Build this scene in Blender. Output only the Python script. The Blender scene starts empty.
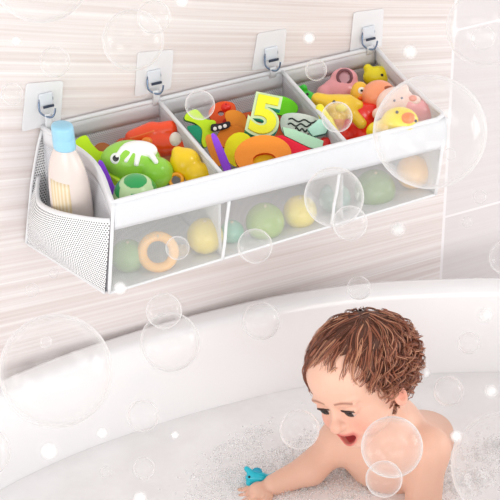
import bpy, bmesh, math, random
import numpy as np
from mathutils import Vector, Matrix
random.seed(7); rng = np.random.default_rng(7)
SC = bpy.context.scene; COL = SC.collection

# ------------------------------------------------------------------ camera
CA, CE, CF, CD = .4603, .578, 2272.8, 4.0
fw = np.array([math.sin(CA)*math.cos(CE), math.cos(CA)*math.cos(CE), -math.sin(CE)])
CT = np.array([.3724, 0, -.3487]); CC = CT-fw*CD
RT = np.cross(fw, [0, 0, 1]); RT /= np.linalg.norm(RT); UP = np.cross(RT, fw); BK = -fw
def ray(u, v): return fw+RT*(u-250)/CF-UP*(v-250)/CF
def atY(u, v, y): r = ray(u, v); return CC+r*((y-CC[1])/r[1])
def atZ(u, v, z): r = ray(u, v); return CC+r*((z-CC[2])/r[2])
def pxs(p): return float((np.asarray(p)-CC)@fw)/CF          # metres covered by one pixel at p
VM = Matrix(((RT[0], UP[0], BK[0]), (RT[1], UP[1], BK[1]), (RT[2], UP[2], BK[2])))
cam = bpy.data.cameras.new('camera'); co = bpy.data.objects.new('camera', cam); COL.objects.link(co)
co.matrix_world = Matrix.Translation(Vector(CC)) @ VM.to_4x4()
cam.sensor_width = 36; cam.lens = CF*36/500; cam.clip_end = 50
SC.camera = co

# ------------------------------------------------------------------ world, lights, exposure
w = bpy.data.worlds.new('world'); SC.world = w; w.use_nodes = True
bgn = w.node_tree.nodes['Background']; bgn.inputs[0].default_value = (1, .995, .99, 1); bgn.inputs[1].default_value = .76
def area(name, loc, target, size, energy, col=(1, 1, 1)):
    l = bpy.data.lights.new(name, 'AREA'); l.shape = 'RECTANGLE'; l.size, l.size_y = size; l.energy = energy; l.color = col
    o = bpy.data.objects.new(name, l); COL.objects.link(o); o.location = loc
    o.rotation_euler = (Vector(target)-Vector(loc)).to_track_quat('-Z', 'Y').to_euler(); return o
area('window_light', (-2.1, -2.6, 1.3), (.3, -.3, -.35), (1.0, 1.0), 8, (1, .995, .98))  # unseen key light, added from above left and to reflect in bubbles
area('front_window_light', (-.4, -4.0, .30), (.3, 0, -.35), (3.4, 1.2), 52, (1, .995, .99))  # unseen frontal fill, added to brighten the wall behind the organizer
area('side_window_light', (-2.9, -1.1, -.1), (.2, -.2, -.35), (1.2, 1.2), 26, (1, .995, .985))  # unseen fill added at the left to brighten the bubble rims
area('side_lamp_light', (3.3, -1.2, .1), (.4, -.2, -.35), (1.2, 1.2), 24, (1, .995, .985))  # matching unseen fill on the right, also added for the bubble rims
area('ceiling_light', (1.3, -1.6, 2.1), (.4, -.2, -.4), (.6, .6), 8, (1, .99, .98))
vs = SC.view_settings; vs.view_transform = 'Standard'; vs.look = 'None'; vs.gamma = 1; vs.exposure = -.03
SC.cycles.transparent_max_bounces = 48; SC.cycles.max_bounces = 10

# ------------------------------------------------------------------ helpers
def lin(c): return tuple(((x/255+.055)/1.055)**2.4 if x/255 > .04045 else x/255/12.92 for x in c)
MATS = {}
def mat(name, rgb=None, rough=.4, attr=False, sss=0, trans=0, alpha=1, metal=0, coat=0, bump=None, spec=.5):
    if name in MATS: return MATS[name]
    m = bpy.data.materials.new(name); m.use_nodes = True; nt = m.node_tree; b = nt.nodes['Principled BSDF']
    b.inputs['Roughness'].default_value = rough; b.inputs['Metallic'].default_value = metal
    b.inputs['Specular IOR Level'].default_value = spec
    if rgb: b.inputs['Base Color'].default_value = (*lin(rgb), 1)
    if attr:
        a = nt.nodes.new('ShaderNodeAttribute'); a.attribute_name = 'Col'; nt.links.new(a.outputs['Color'], b.inputs['Base Color'])
    if sss:
        b.inputs['Subsurface Weight'].default_value = sss; b.inputs['Subsurface Radius'].default_value = (.012, .005, .003); b.inputs['Subsurface Scale'].default_value = 1
    b.inputs['Transmission Weight'].default_value = trans; b.inputs['Alpha'].default_value = alpha
    b.inputs['Coat Weight'].default_value = coat
    if bump:
        n = nt.nodes.new('ShaderNodeTexNoise'); n.inputs['Scale'].default_value = bump[0]; n.inputs['Detail'].default_value = 4
        t = nt.nodes.new('ShaderNodeTexCoord'); nt.links.new(t.outputs['Object'], n.inputs['Vector'])
        bu = nt.nodes.new('ShaderNodeBump'); bu.inputs['Strength'].default_value = bump[1]; bu.inputs['Distance'].default_value = .002
        nt.links.new(n.outputs['Fac'], bu.inputs['Height']); nt.links.new(bu.outputs[0], b.inputs['Normal'])
    MATS[name] = m; return m
def tag(o, label=None, cat=None, group=None, kind=None):
    if label: o['label'] = label
    if cat: o['category'] = cat
    if group: o['group'] = group
    if kind: o['kind'] = kind
    return o
def link(name, me, m=None, parent=None, smooth=True):
    o = bpy.data.objects.new(name, me); COL.objects.link(o)
    if m is not None: me.materials.append(m)
    if smooth: me.polygons.foreach_set('use_smooth', [True]*len(me.polygons))
    if parent: o.parent = parent
    return o
def empty(name, loc=(0, 0, 0)):
    o = bpy.data.objects.new(name, None); COL.objects.link(o); o.location = loc; o.empty_display_size = .02; return o
def pymesh(name, V, F, uv=None):
    me = bpy.data.meshes.new(name); me.from_pydata([tuple(map(float, v)) for v in V], [], [tuple(map(int, f)) for f in F])
    if uv is not None:
        l = me.uv_layers.new(name='UV'); idx = np.empty(len(me.loops), int); me.loops.foreach_get('vertex_index', idx)
        l.data.foreach_set('uv', np.asarray(uv, float)[idx].ravel())
    return me
def setcol(me, cols):
    a = me.color_attributes.new('Col', 'FLOAT_COLOR', 'POINT'); c = np.ones((len(me.vertices), 4)); c[:, :3] = cols
    a.data.foreach_set('color', c.ravel())
def surf(name, fn, nu, nv, m, parent=None, solid=0, uvscale=(1, 1)):
    V = []; UVs = []
    for j in range(nv+1):
        for i in range(nu+1):
            V.append(fn(i/nu, j/nv)); UVs.append((i/nu*uvscale[0], j/nv*uvscale[1]))
    F = [(j*(nu+1)+i, j*(nu+1)+i+1, (j+1)*(nu+1)+i+1, (j+1)*(nu+1)+i) for j in range(nv) for i in range(nu)]
    o = link(name, pymesh(name, V, F, UVs), m, parent)
    if solid: s = o.modifiers.new('solid', 'SOLIDIFY'); s.thickness = solid; s.offset = 0
    return o
def catmull(P, n, closed=False):
    P = np.asarray(P, float); N = len(P); out = []
    for i in range(N if closed else N-1):
        g = (lambda k: P[k % N]) if closed else (lambda k: P[min(max(k, 0), N-1)])
        a, b, c, d = g(i-1), g(i), g(i+1), g(i+2)
        for t in np.arange(n)/n:
            out.append(.5*((2*b)+(c-a)*t+(2*a-5*b+4*c-d)*t*t+(3*b-3*c+d-a)*t**3))
    if not closed: out.append(P[-1])
    return np.array(out)
def tubemesh(path, r, seg=8, closed=False, V=None, F=None):
    P = np.asarray(path, float); n = len(P); own = V is None
    if own: V, F = [], []
    r = np.broadcast_to(r, (n,)); base = len(V)
    T = np.gradient(P, axis=0)
    if closed: T = np.roll(P, -1, 0)-np.roll(P, 1, 0)
    T /= np.linalg.norm(T, axis=1)[:, None]+1e-12
    ref = np.array([0, 0, 1.]) if abs(T[0][2]) < .9 else np.array([1., 0, 0])
    A = np.cross(T[0], ref); A /= np.linalg.norm(A)
    for i in range(n):
        A = A-T[i]*(A@T[i]); A /= np.linalg.norm(A)+1e-12; B = np.cross(T[i], A)
        for k in range(seg):
            th = 2*math.pi*k/seg; V.append(P[i]+(A*math.cos(th)+B*math.sin(th))*r[i])
    for i in range(n if closed else n-1):
        j = (i+1) % n
        for k in range(seg):
            F.append((base+i*seg+k, base+i*seg+(k+1) % seg, base+j*seg+(k+1) % seg, base+j*seg+k))
    if not closed:
        F.append(tuple(base+k for k in range(seg))[::-1]); F.append(tuple(base+(n-1)*seg+k for k in range(seg)))
    return V, F
def tube(name, path, r, m, parent=None, seg=8, closed=False):
    V, F = tubemesh(path, r, seg, closed); return link(name, pymesh(name, V, F), m, parent)
def box(name, lo, hi, m, parent=None, bev=0):
    bm = bmesh.new(); bmesh.ops.create_cube(bm, size=1)
    for v in bm.verts: v.co = Vector([(lo[k]+hi[k])/2+v.co[k]*(hi[k]-lo[k]) for k in range(3)])
    if bev: bmesh.ops.bevel(bm, geom=bm.edges[:], offset=bev, segments=3, affect='EDGES', profile=.5)
    me = bpy.data.meshes.new(name); bm.to_mesh(me); bm.free(); return link(name, me, m, parent, smooth=bool(bev))
def lathe(name, prof, m, parent=None, seg=40, sy=1.0):
    V, F = [], []
    for r, z in prof:
        for k in range(seg): t = 2*math.pi*k/seg; V.append((r*math.cos(t), r*sy*math.sin(t), z))
    for i in range(len(prof)-1):
        for k in range(seg): F.append((i*seg+k, i*seg+(k+1) % seg, (i+1)*seg+(k+1) % seg, (i+1)*seg+k))
    F.append(tuple(range(seg))[::-1]); F.append(tuple((len(prof)-1)*seg+k for k in range(seg)))
    return link(name, pymesh(name, V, F), m, parent)

# ---- distance-field modelling: smooth unions turned into one continuous mesh
def smin(a, b, k): h = np.clip(.5+.5*(b-a)/k, 0, 1); return b*(1-h)+a*h-k*h*(1-h)
def smax(a, b, k): return -smin(-a, -b, k)
def dsph(P, c, r): return np.linalg.norm(P-np.asarray(c, P.dtype), axis=1)-r
def dell(P, c, r):
    r = np.asarray(r, P.dtype); q = P-np.asarray(c, P.dtype); k0 = np.linalg.norm(q/r, axis=1); k1 = np.linalg.norm(q/(r*r), axis=1)+1e-9
    return k0*(k0-1)/k1
def dcap(P, a, b, ra, rb):
    a = np.asarray(a, P.dtype); b = np.asarray(b, P.dtype); ab = b-a; t = np.clip((P-a)@ab/(ab@ab), 0, 1)
    return np.linalg.norm(P-a-t[:, None]*ab, axis=1)-(ra+(rb-ra)*t)
def nets(sdf, lo, hi, h, coarse=8):
    lo = np.asarray(lo, float); hi = np.asarray(hi, float); n = np.ceil((hi-lo)/h/coarse).astype(int)*coarse+1
    cn = (n-1)//coarse
    ctr = np.stack(np.meshgrid(*[lo[k]+(np.arange(cn[k])+.5)*h*coarse for k in range(3)], indexing='ij'), -1).reshape(-1, 3)
    dc = sdf(ctr.astype(np.float32)).reshape(cn)
    D = np.repeat(np.repeat(np.repeat(dc, coarse, 0), coarse, 1), coarse, 2)
    D = np.pad(D, ((0, 1),)*3, mode='edge').astype(np.float32)
    near = np.argwhere(np.abs(dc) < h*coarse*1.6)
    off = np.stack(np.meshgrid(*[np.arange(coarse+1)]*3, indexing='ij'), -1).reshape(-1, 3)
    for s in range(0, len(near), 600):
        I = (near[s:s+600, None]*coarse+off[None]).reshape(-1, 3)
        D[I[:, 0], I[:, 1], I[:, 2]] = sdf((lo+I*h).astype(np.float32))
    S = D < 0; c = [slice(0, -1), slice(1, None)]
    cnt = sum(S[c[i], c[j], c[k]].astype(np.int8) for i in (0, 1) for j in (0, 1) for k in (0, 1))
    A = np.argwhere((cnt > 0) & (cnt < 8)); idm = -np.ones(cnt.shape, np.int64); idm[A[:, 0], A[:, 1], A[:, 2]] = np.arange(len(A))
    acc = np.zeros((len(A), 3)); num = np.zeros(len(A))
    cor = [(i, j, k) for i in (0, 1) for j in (0, 1) for k in (0, 1)]
    for a in cor:
        for ax in range(3):
            if a[ax]: continue
            b = list(a); b[ax] = 1
            da = D[A[:, 0]+a[0], A[:, 1]+a[1], A[:, 2]+a[2]]; db = D[A[:, 0]+b[0], A[:, 1]+b[1], A[:, 2]+b[2]]
            x = (da < 0) != (db < 0); t = np.where(x, da/np.where(x, da-db, 1), 0)
            p = np.tile(np.array(a, float), (len(A), 1)); p[:, ax] += t; acc[x] += p[x]; num[x] += 1
    V = lo+(A+acc/num[:, None])*h
    F = []
    for ax in range(3):
        o1, o2 = [(1, 2), (2, 0), (0, 1)][ax]
        s0 = [slice(None)]*3; s1 = [slice(None)]*3; s0[ax] = slice(0, -1); s1[ax] = slice(1, None)
        E = np.argwhere(S[tuple(s0)] != S[tuple(s1)])
        E = E[(E[:, o1] > 0) & (E[:, o2] > 0) & (E[:, o1] < n[o1]-1) & (E[:, o2] < n[o2]-1)]
        def g(d1, d2): q = E.copy(); q[:, o1] -= d1; q[:, o2] -= d2; return idm[q[:, 0], q[:, 1], q[:, 2]]
        Q = np.stack([g(0, 0), g(1, 0), g(1, 1), g(0, 1)], 1)
        fl = ~S[tuple(s0)][E[:, 0], E[:, 1], E[:, 2]]
        Q[fl] = Q[fl][:, ::-1]; F.append(Q)
    F = np.concatenate(F); F = F[(F >= 0).all(1)]
    return V, F
def fastmesh(name, V, F):
    me = bpy.data.meshes.new(name); me.vertices.add(len(V)); me.vertices.foreach_set('co', np.asarray(V, np.float32).ravel())
    me.loops.add(F.size); me.loops.foreach_set('vertex_index', F.ravel().astype(np.int32))
    me.polygons.add(len(F)); me.polygons.foreach_set('loop_start', np.arange(0, F.size, 4, dtype=np.int32))
    me.update(calc_edges=True); me.validate(); return me
def blob(name, sdf, lo, hi, h, m, parent=None, colf=None, xf=None):
    V, F = nets(sdf, lo, hi, h)
    me = fastmesh(name, V if xf is None else xf(V), F)
    if colf is not None: setcol(me, colf(V))
    return link(name, me, m, parent)

# ------------------------------------------------------------------ structure
def vivid(c): m = sum(c)/3; return tuple(min(255, max(0, m*1.03+(x-m)*1.22)) for x in c)
def wall_material():
    m = bpy.data.materials.new('wood_grain_tile'); m.use_nodes = True; nt = m.node_tree; N = nt.nodes; L = nt.links; b = N['Principled BSDF']
    tc = N.new('ShaderNodeTexCoord'); sp = N.new('ShaderNodeSeparateXYZ'); L.new(tc.outputs['Object'], sp.inputs[0])
    def M(op, a, b_=None, c=None):
        n = N.new('ShaderNodeMath'); n.operation = op
        for i, x in enumerate((a, b_, c)):
            if x is None: continue
            if isinstance(x, (int, float)): n.inputs[i].default_value = x
            else: L.new(x, n.inputs[i])
        return n.outputs[0]
    X, Z = sp.outputs[0], sp.outputs[2]
    v = M('MULTIPLY', M('ADD', Z, .4615), M('EXPONENT', M('MULTIPLY', X, .455)))
    def noise(sx, sv, det, dist=0):
        cx = N.new('ShaderNodeCombineXYZ'); L.new(M('MULTIPLY', X, sx), cx.inputs[0]); L.new(M('MULTIPLY', v, sv), cx.inputs[1])
        n = N.new('ShaderNodeTexNoise'); n.inputs['Scale'].default_value = 1; n.inputs['Detail'].default_value = det
        n.inputs['Distortion'].default_value = dist; L.new(cx.outputs[0], n.inputs['Vector']); return n.outputs['Fac']
    f = M('ADD', M('MULTIPLY', noise(.9, 52, 4, .15), .55), M('MULTIPLY', noise(2.0, 170, 3, .1), .45))
    cr = N.new('ShaderNodeValToRGB'); L.new(f, cr.inputs[0]); e = cr.color_ramp
    e.elements[0].position = .34; e.elements[0].color = (*lin((218, 206, 202)), 1)
    e.elements[1].position = .62; e.elements[1].color = (*lin((240, 235, 233)), 1)
    k = e.elements.new(.46); k.color = (*lin((229, 219, 216)), 1); k = e.elements.new(.53); k.color = (*lin((234, 226, 224)), 1)
    # thin pale board joints and the smooth pale tile column to the right of the vertical joint
    j = M('LESS_THAN', M('FRACT', M('MULTIPLY', M('ADD', v, .022), 5.2)), .014)
    mx = N.new('ShaderNodeMix'); mx.data_type = 'RGBA'; L.new(j, mx.inputs[0]); L.new(cr.outputs[0], mx.inputs[6]); mx.inputs[7].default_value = (*lin((243, 239, 237)), 1)
    right = M('GREATER_THAN', X, .770)
    soft = N.new('ShaderNodeMix'); soft.data_type = 'RGBA'; soft.inputs[0].default_value = .8
    L.new(cr.outputs[0], soft.inputs[6]); soft.inputs[7].default_value = (*lin((222, 217, 218)), 1)
    m2 = N.new('ShaderNodeMix'); m2.data_type = 'RGBA'; L.new(right, m2.inputs[0]); L.new(mx.outputs[2], m2.inputs[6]); L.new(soft.outputs[2], m2.inputs[7])
    seam = M('LESS_THAN', M('ABSOLUTE', M('SUBTRACT', X, .770)), .0028)
    hs = M('MULTIPLY', right, M('LESS_THAN', M('ABSOLUTE', M('SUBTRACT', M('FRACT', M('MULTIPLY', M('ADD', Z, .2), 2.6)), .5)), .006))
    m3 = N.new('ShaderNodeMix'); m3.data_type = 'RGBA'; L.new(M('MAXIMUM', seam, hs), m3.inputs[0]); L.new(m2.outputs[2], m3.inputs[6]); m3.inputs[7].default_value = (*lin((242, 238, 239)), 1)
    L.new(m3.outputs[2], b.inputs['Base Color']); b.inputs['Roughness'].default_value = .35; b.inputs['Specular IOR Level'].default_value = .25
    return m
o = box('wall_back', (-2.4, .0, -1.0), (3.2, .08, 1.6), wall_material()); tag(o, kind='structure')
o = box('floor', (-2.4, -3.2, -1.06), (3.2, .08, -1.0), mat('floor_tile', (225, 220, 218), .4)); tag(o, kind='structure')

# ------------------------------------------------------------------ bathtub and water
acr = mat('white_acrylic', (248, 247, 248), .16, coat=.3)
half = [(.2, -.056), (.342, -.062), (.435, -.073), (.53, -.093), (.612, -.119), (.695, -.153), (.776, -.19), (.86, -.245), (.93, -.34), (.955, -.45),
        (.92, -.60), (.80, -.715), (.60, -.775), (.4, -.79)]
rimP = half+[(.2, -.79)]+[(.4-x, y) for x, y in half[::-1][:-1]]
rimC = catmull(rimP, 10, True)
def offs(C, d):
    T = np.roll(C, -1, 0)-np.roll(C, 1, 0); T /= np.linalg.norm(T, axis=1)[:, None]; N_ = np.stack([-T[:, 1], T[:, 0]], 1)
    return C+N_*d
prof = [(.075, -.97), (.070, -.62), (.052, -.50), (.046, -.462), (.044, -.447), (.040, -.4405), (.032, -.438), (.012, -.438), (.004, -.4405), (0, -.446), (-.003, -.456),
        (-.010, -.50), (-.024, -.58), (-.045, -.68), (-.075, -.76), (-.12, -.80), (-.18, -.82), (-.26, -.823)]
V, F = [], []; nC = len(rimC)
for d_, z_ in prof:
    Q = offs(rimC, d_)
    if d_ < -.1:                                              # shrink towards the centre near the bottom so rings never cross
        Q = np.array([.2, -.42])+(offs(rimC, -.075)-np.array([.2, -.42]))*(1-(-d_-.075)*2.4)
    V += [(x, min(y, -.006), z_) for x, y in Q]
for i in range(len(prof)-1):
    for k in range(nC): F.append((i*nC+k, i*nC+(k+1) % nC, (i+1)*nC+(k+1) % nC, (i+1)*nC+k))
F.append(tuple((len(prof)-1)*nC+k for k in range(nC)))
tub = link('bathtub', pymesh('bathtub', V, F), acr)
tag(tub, 'large white glossy bathtub along the tiled wall, the child sitting in it', 'bathtub')
WZ = -.60
def water_material():
    m = bpy.data.materials.new('milky_bath_water'); m.use_nodes = True; nt = m.node_tree; N = nt.nodes; L = nt.links; b = N['Principled BSDF']
    tc = N.new('ShaderNodeTexCoord'); n = N.new('ShaderNodeTexNoise'); n.inputs['Scale'].default_value = 9; n.inputs['Detail'].default_value = 5; L.new(tc.outputs['Object'], n.inputs['Vector'])
    cr = N.new('ShaderNodeValToRGB'); L.new(n.outputs[0], cr.inputs[0]); cr.color_ramp.elements[0].position = .38; cr.color_ramp.elements[1].position = .6
    cr.color_ramp.elements[0].color = (*lin((244, 241, 241)), 1); cr.color_ramp.elements[1].color = (*lin((252, 250, 250)), 1)
    L.new(cr.outputs[0], b.inputs['Base Color']); b.inputs['Roughness'].default_value = .22
    n2 = N.new('ShaderNodeTexNoise'); n2.inputs['Scale'].default_value = 60; n2.inputs['Detail'].default_value = 3; L.new(tc.outputs['Object'], n2.inputs['Vector'])
    bu = N.new('ShaderNodeBump'); bu.inputs['Strength'].default_value = .25; bu.inputs['Distance'].default_value = .003; L.new(n2.outputs[0], bu.inputs['Height']); L.new(bu.outputs[0], b.inputs['Normal'])
    return m
Q = offs(rimC, -.0285); bm = bmesh.new(); f_ = bm.faces.new([bm.verts.new((x, y, WZ)) for x, y in Q])
me = bpy.data.meshes.new('bath_water'); bm.to_mesh(me); bm.free(); ow = link('bath_water', me, water_material(), smooth=False)
tag(ow, 'pale milky bath water filling the white tub', 'water', kind='stuff')

# ------------------------------------------------------------------ organizer basket
white_cloth = mat('white_canvas', (227, 228, 231), .8, bump=(900, .25))
piping = mat('white_piping', (234, 234, 236), .6)
def net_material(name, cell, thr, colr, hole_alpha, hole_col, thread_alpha=1.0, rough=.6):
    m = bpy.data.materials.new(name); m.use_nodes = True; nt = m.node_tree; N = nt.nodes; L = nt.links; b = N['Principled BSDF']
    uv = N.new('ShaderNodeTexCoord'); sp = N.new('ShaderNodeSeparateXYZ'); L.new(uv.outputs['UV'], sp.inputs[0])
    def M(op, a, b_=None):
        n = N.new('ShaderNodeMath'); n.operation = op
        for i, x in enumerate((a, b_)):
            if x is None: continue
            if isinstance(x, (int, float)): n.inputs[i].default_value = x
            else: L.new(x, n.inputs[i])
        return n.outputs[0]
    u = M('MULTIPLY', sp.outputs[0], 1/cell); v = M('MULTIPLY', sp.outputs[1], 1/cell)
    row = M('FLOOR', v); sh = M('MULTIPLY', M('MODULO', row, 2), .5)
    fu = M('SUBTRACT', M('FRACT', M('ADD', u, sh)), .5); fv = M('SUBTRACT', M('FRACT', v), .5)
    d = M('SQRT', M('ADD', M('MULTIPLY', fu, fu), M('MULTIPLY', fv, fv)))
    hole = M('LESS_THAN', d, thr)
    mx = N.new('ShaderNodeMix'); mx.data_type = 'RGBA'; L.new(hole, mx.inputs[0]); mx.inputs[6].default_value = (*lin(colr), 1); mx.inputs[7].default_value = (*lin(hole_col), 1)
    L.new(mx.outputs[2], b.inputs['Base Color']); b.inputs['Roughness'].default_value = rough; b.inputs['Specular IOR Level'].default_value = .2
    L.new(M('SUBTRACT', thread_alpha, M('MULTIPLY', hole, thread_alpha-hole_alpha)), b.inputs['Alpha'])
    return m
net_pocket = net_material('coarse_pocket_net', .0046, .33, (250, 250, 250), .8, (112, 115, 122))
net_inner = net_material('grey_lining_net', .0035, .33, (228, 228, 231), .9, (198, 199, 205))
net_front = net_material('fine_front_net', .0020, .33, (246, 247, 246), .10, (225, 226, 226), .42)
bas = empty('bath_toy_organizer', (.3, -.13, -.19))
tag(bas, 'white mesh bath toy organizer hanging on the wall, three compartments full of toys', 'organizer')
bas_inv = Matrix.Translation(-bas.location)
def P3(o): o.parent = bas; o.matrix_parent_inverse = bas_inv; return o
XL, XR, YB, YF = 0.0, .600, -.008, -.268
xl = lambda t: -.005+.011*t
xr = lambda t: .609-.014*t
def xx(s, t): return xl(t)*(1-s)+xr(t)*s
def pt_bottom(s, t):     # s along length, t 0 back .. 1 front
    x = (XL-.012*t+.004)+(XR-XL-.012)*s; z = -.205+.045*t+.02*s; y = YB+(YF-.004-YB)*t
    return np.array([x, y, z])
# back panel with pale top hem
P3(surf('back_panel', lambda u, v: (xx(u, 0), YB+.0-.002*math.sin(v*3.1), -.028-v*(.177-.02*u)), 60, 14, net_inner, None, .001, (.6, .18)))
P3(surf('back_hem', lambda u, v: (xx(u, 0), YB-.001, .0-v*.030), 60, 3, mat('grey_hem', (232, 232, 235), .8, bump=(900, .2)), None, .003))
# front band, slightly bowed canvas
def band(u, v):
    rc = .022; x = xx(u, 1); y = YF-.004*math.sin(math.pi*v); z = .0-v*(.048+.007*u)
    return (x, y, z)
P3(surf('front_band', band, 60, 6, white_cloth, None, .004))
def endx(t, side): return xl(t)+.026*math.sin(math.pi*t)**1.3 if side == 0 else xr(t)-.006*math.sin(math.pi*t)
for side in (0, 1):
    def ep(u, v, side=side):
        y = YB+(YF-YB)*u; zb = pt_bottom(side, u)[2]; x = endx(u, side)*(1-v)+pt_bottom(side, u)[0]*v
        return (x, y, -.024*(1-v)+zb*v)
    o = P3(surf('end_panel', ep, 24, 14, net_inner, None, .001, (.26, .18)))
    def eh(u, v, side=side):
        return (endx(u, side), YB+(YF-YB)*u, -.026*v)
    P3(surf('end_hem', eh, 24, 3, MATS['grey_hem'], None, .003))
for xb, xf in ((.2, .192), (.428, .411)):
    def dv(u, v, xb=xb, xf=xf):
        return (xb+(xf-xb)*u+.003*math.sin(u*5)*math.sin(3*v), YB-.003+(YF-YB+.006)*u, -.004-v*(.19-.04*u))
    dvo = P3(surf('divider', dv, 24, 14, net_inner, None, .001, (.26, .17)))
    tube('divider_piping', [(xb+(xf-xb)*t, YB+(YF-YB)*t, .0) for t in np.linspace(0.01, .99, 14)], .0036, piping, dvo)
P3(surf('bottom_panel', lambda u, v: pt_bottom(u, v), 40, 16, net_inner, None, .001, (.6, .26)))
def fm(u, v):
    b = pt_bottom(u, 1); t = np.array([xx(u, 1), YF, -.048-.007*u]); p = t*(1-v)+b*v
    p[1] -= .010*math.sin(math.pi*v)*abs(math.sin(math.pi*u*3))**.6
    p[1] += .0015*math.sin(u*70+v*9)*math.sin(math.pi*v)
    return p
P3(surf('front_mesh', fm, 110, 16, net_front, None, 0, (.6, .12)))
fmo = bpy.data.objects['front_mesh']
for u_ in (.3333, .6667): (tube('front_seam', [np.array(fm(u_, v))+np.array([0, -.001, 0]) for v in np.linspace(0, 1, 12)], .0028, piping, fmo))
P3(tube('bottom_piping', [pt_bottom(s, 1) for s in np.linspace(0, 1, 30)], .0024, piping))
# top rim piping
rim = [(endx(t, 0), YB+(YF-YB)*t, .001) for t in np.linspace(0, 1, 14)]
rim += [(xx(s, 1), YF, .001) for s in np.linspace(.02, .97, 30)]
rim += [(xr(1)-.004, YF+.006, .001)]+[(endx(1-t, 1), YB+(YF-YB)*(1-t), .001) for t in np.linspace(.05, 1, 14)]
rim += [(xx(1-s, 0), YB, .001) for s in np.linspace(.02, .98, 30)]
P3(tube('rim_piping', rim, .0040, piping, closed=True))
for (cx_, cy_) in ((XL, YB), (XR, YB)): pass
P3(tube('corner_seam', [np.array([xl(1), YF-.001, 0])*(1-v)+pt_bottom(0, 1)*v for v in np.linspace(0, 1, 10)], .003, piping))
P3(tube('corner_seam', [np.array([xr(1), YF-.001, 0])*(1-v)+pt_bottom(1, 1)*v for v in np.linspace(0, 1, 10)], .003, piping))
# side pocket on the left end
ztops = np.interp(np.linspace(0, 1, 41), [0, .06, .15, .43, .72, 1], [-.088, -.099, -.103, -.077, -.052, -.030]); ztops[2:-2] = np.convolve(ztops, np.ones(5)/5, 'valid')
def pk(u, v):
    zt = float(np.interp(u, np.linspace(0, 1, 41), ztops)); y = YB+(YF-YB)*u
    bot = np.array([-.044+.030*u, y, -.210+.050*u]); bulge = .034*math.sin(math.pi*u)**.8
    tx = -.016*(1-u)-bulge*1.15; p = np.array([tx, y, zt])*(1-v)+bot*v
    p[0] -= .020*math.sin(math.pi*v**.8)*math.sin(math.pi*min(1, u*1.1+.12))
    return p
P3(surf('pocket_back', lambda u, v: np.array([np.interp(v, [0, .12, .45, 1], [-.006, -.014, -.029, -.045]), -.006, -.004-.205*v])*(1-u)+np.array([.004, -.006, -.004-.2*v])*u, 6, 16, net_pocket, None, 0, (.04, .2)))
P3(tube('pocket_edge', [(np.interp(v, [0, .12, .45, 1], [-.006, -.014, -.029, -.045]), -.008, -.004-.205*v) for v in np.linspace(0, 1, 14)], .0026, piping))
pko = P3(surf('side_pocket', pk, 40, 20, net_pocket, None, 0, (.27, .15)))
pp = tube('pocket_piping', [np.array(pk(u, 0)) for u in np.linspace(0, 1, 60)], .0036, piping, pko)
tube('pocket_piping', [np.array(pk(u, 1)) for u in np.linspace(0, 1, 20)], .0024, piping, pko)
P3(surf('pocket_floor', lambda u, v: np.array(pk(u, 1))*(1-v)+np.array([XL-.008*u, YB+(YF-YB)*u, -.206+.046*u])*v, 16, 4, net_inner, None, .001, (.27, .04)))

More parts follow.
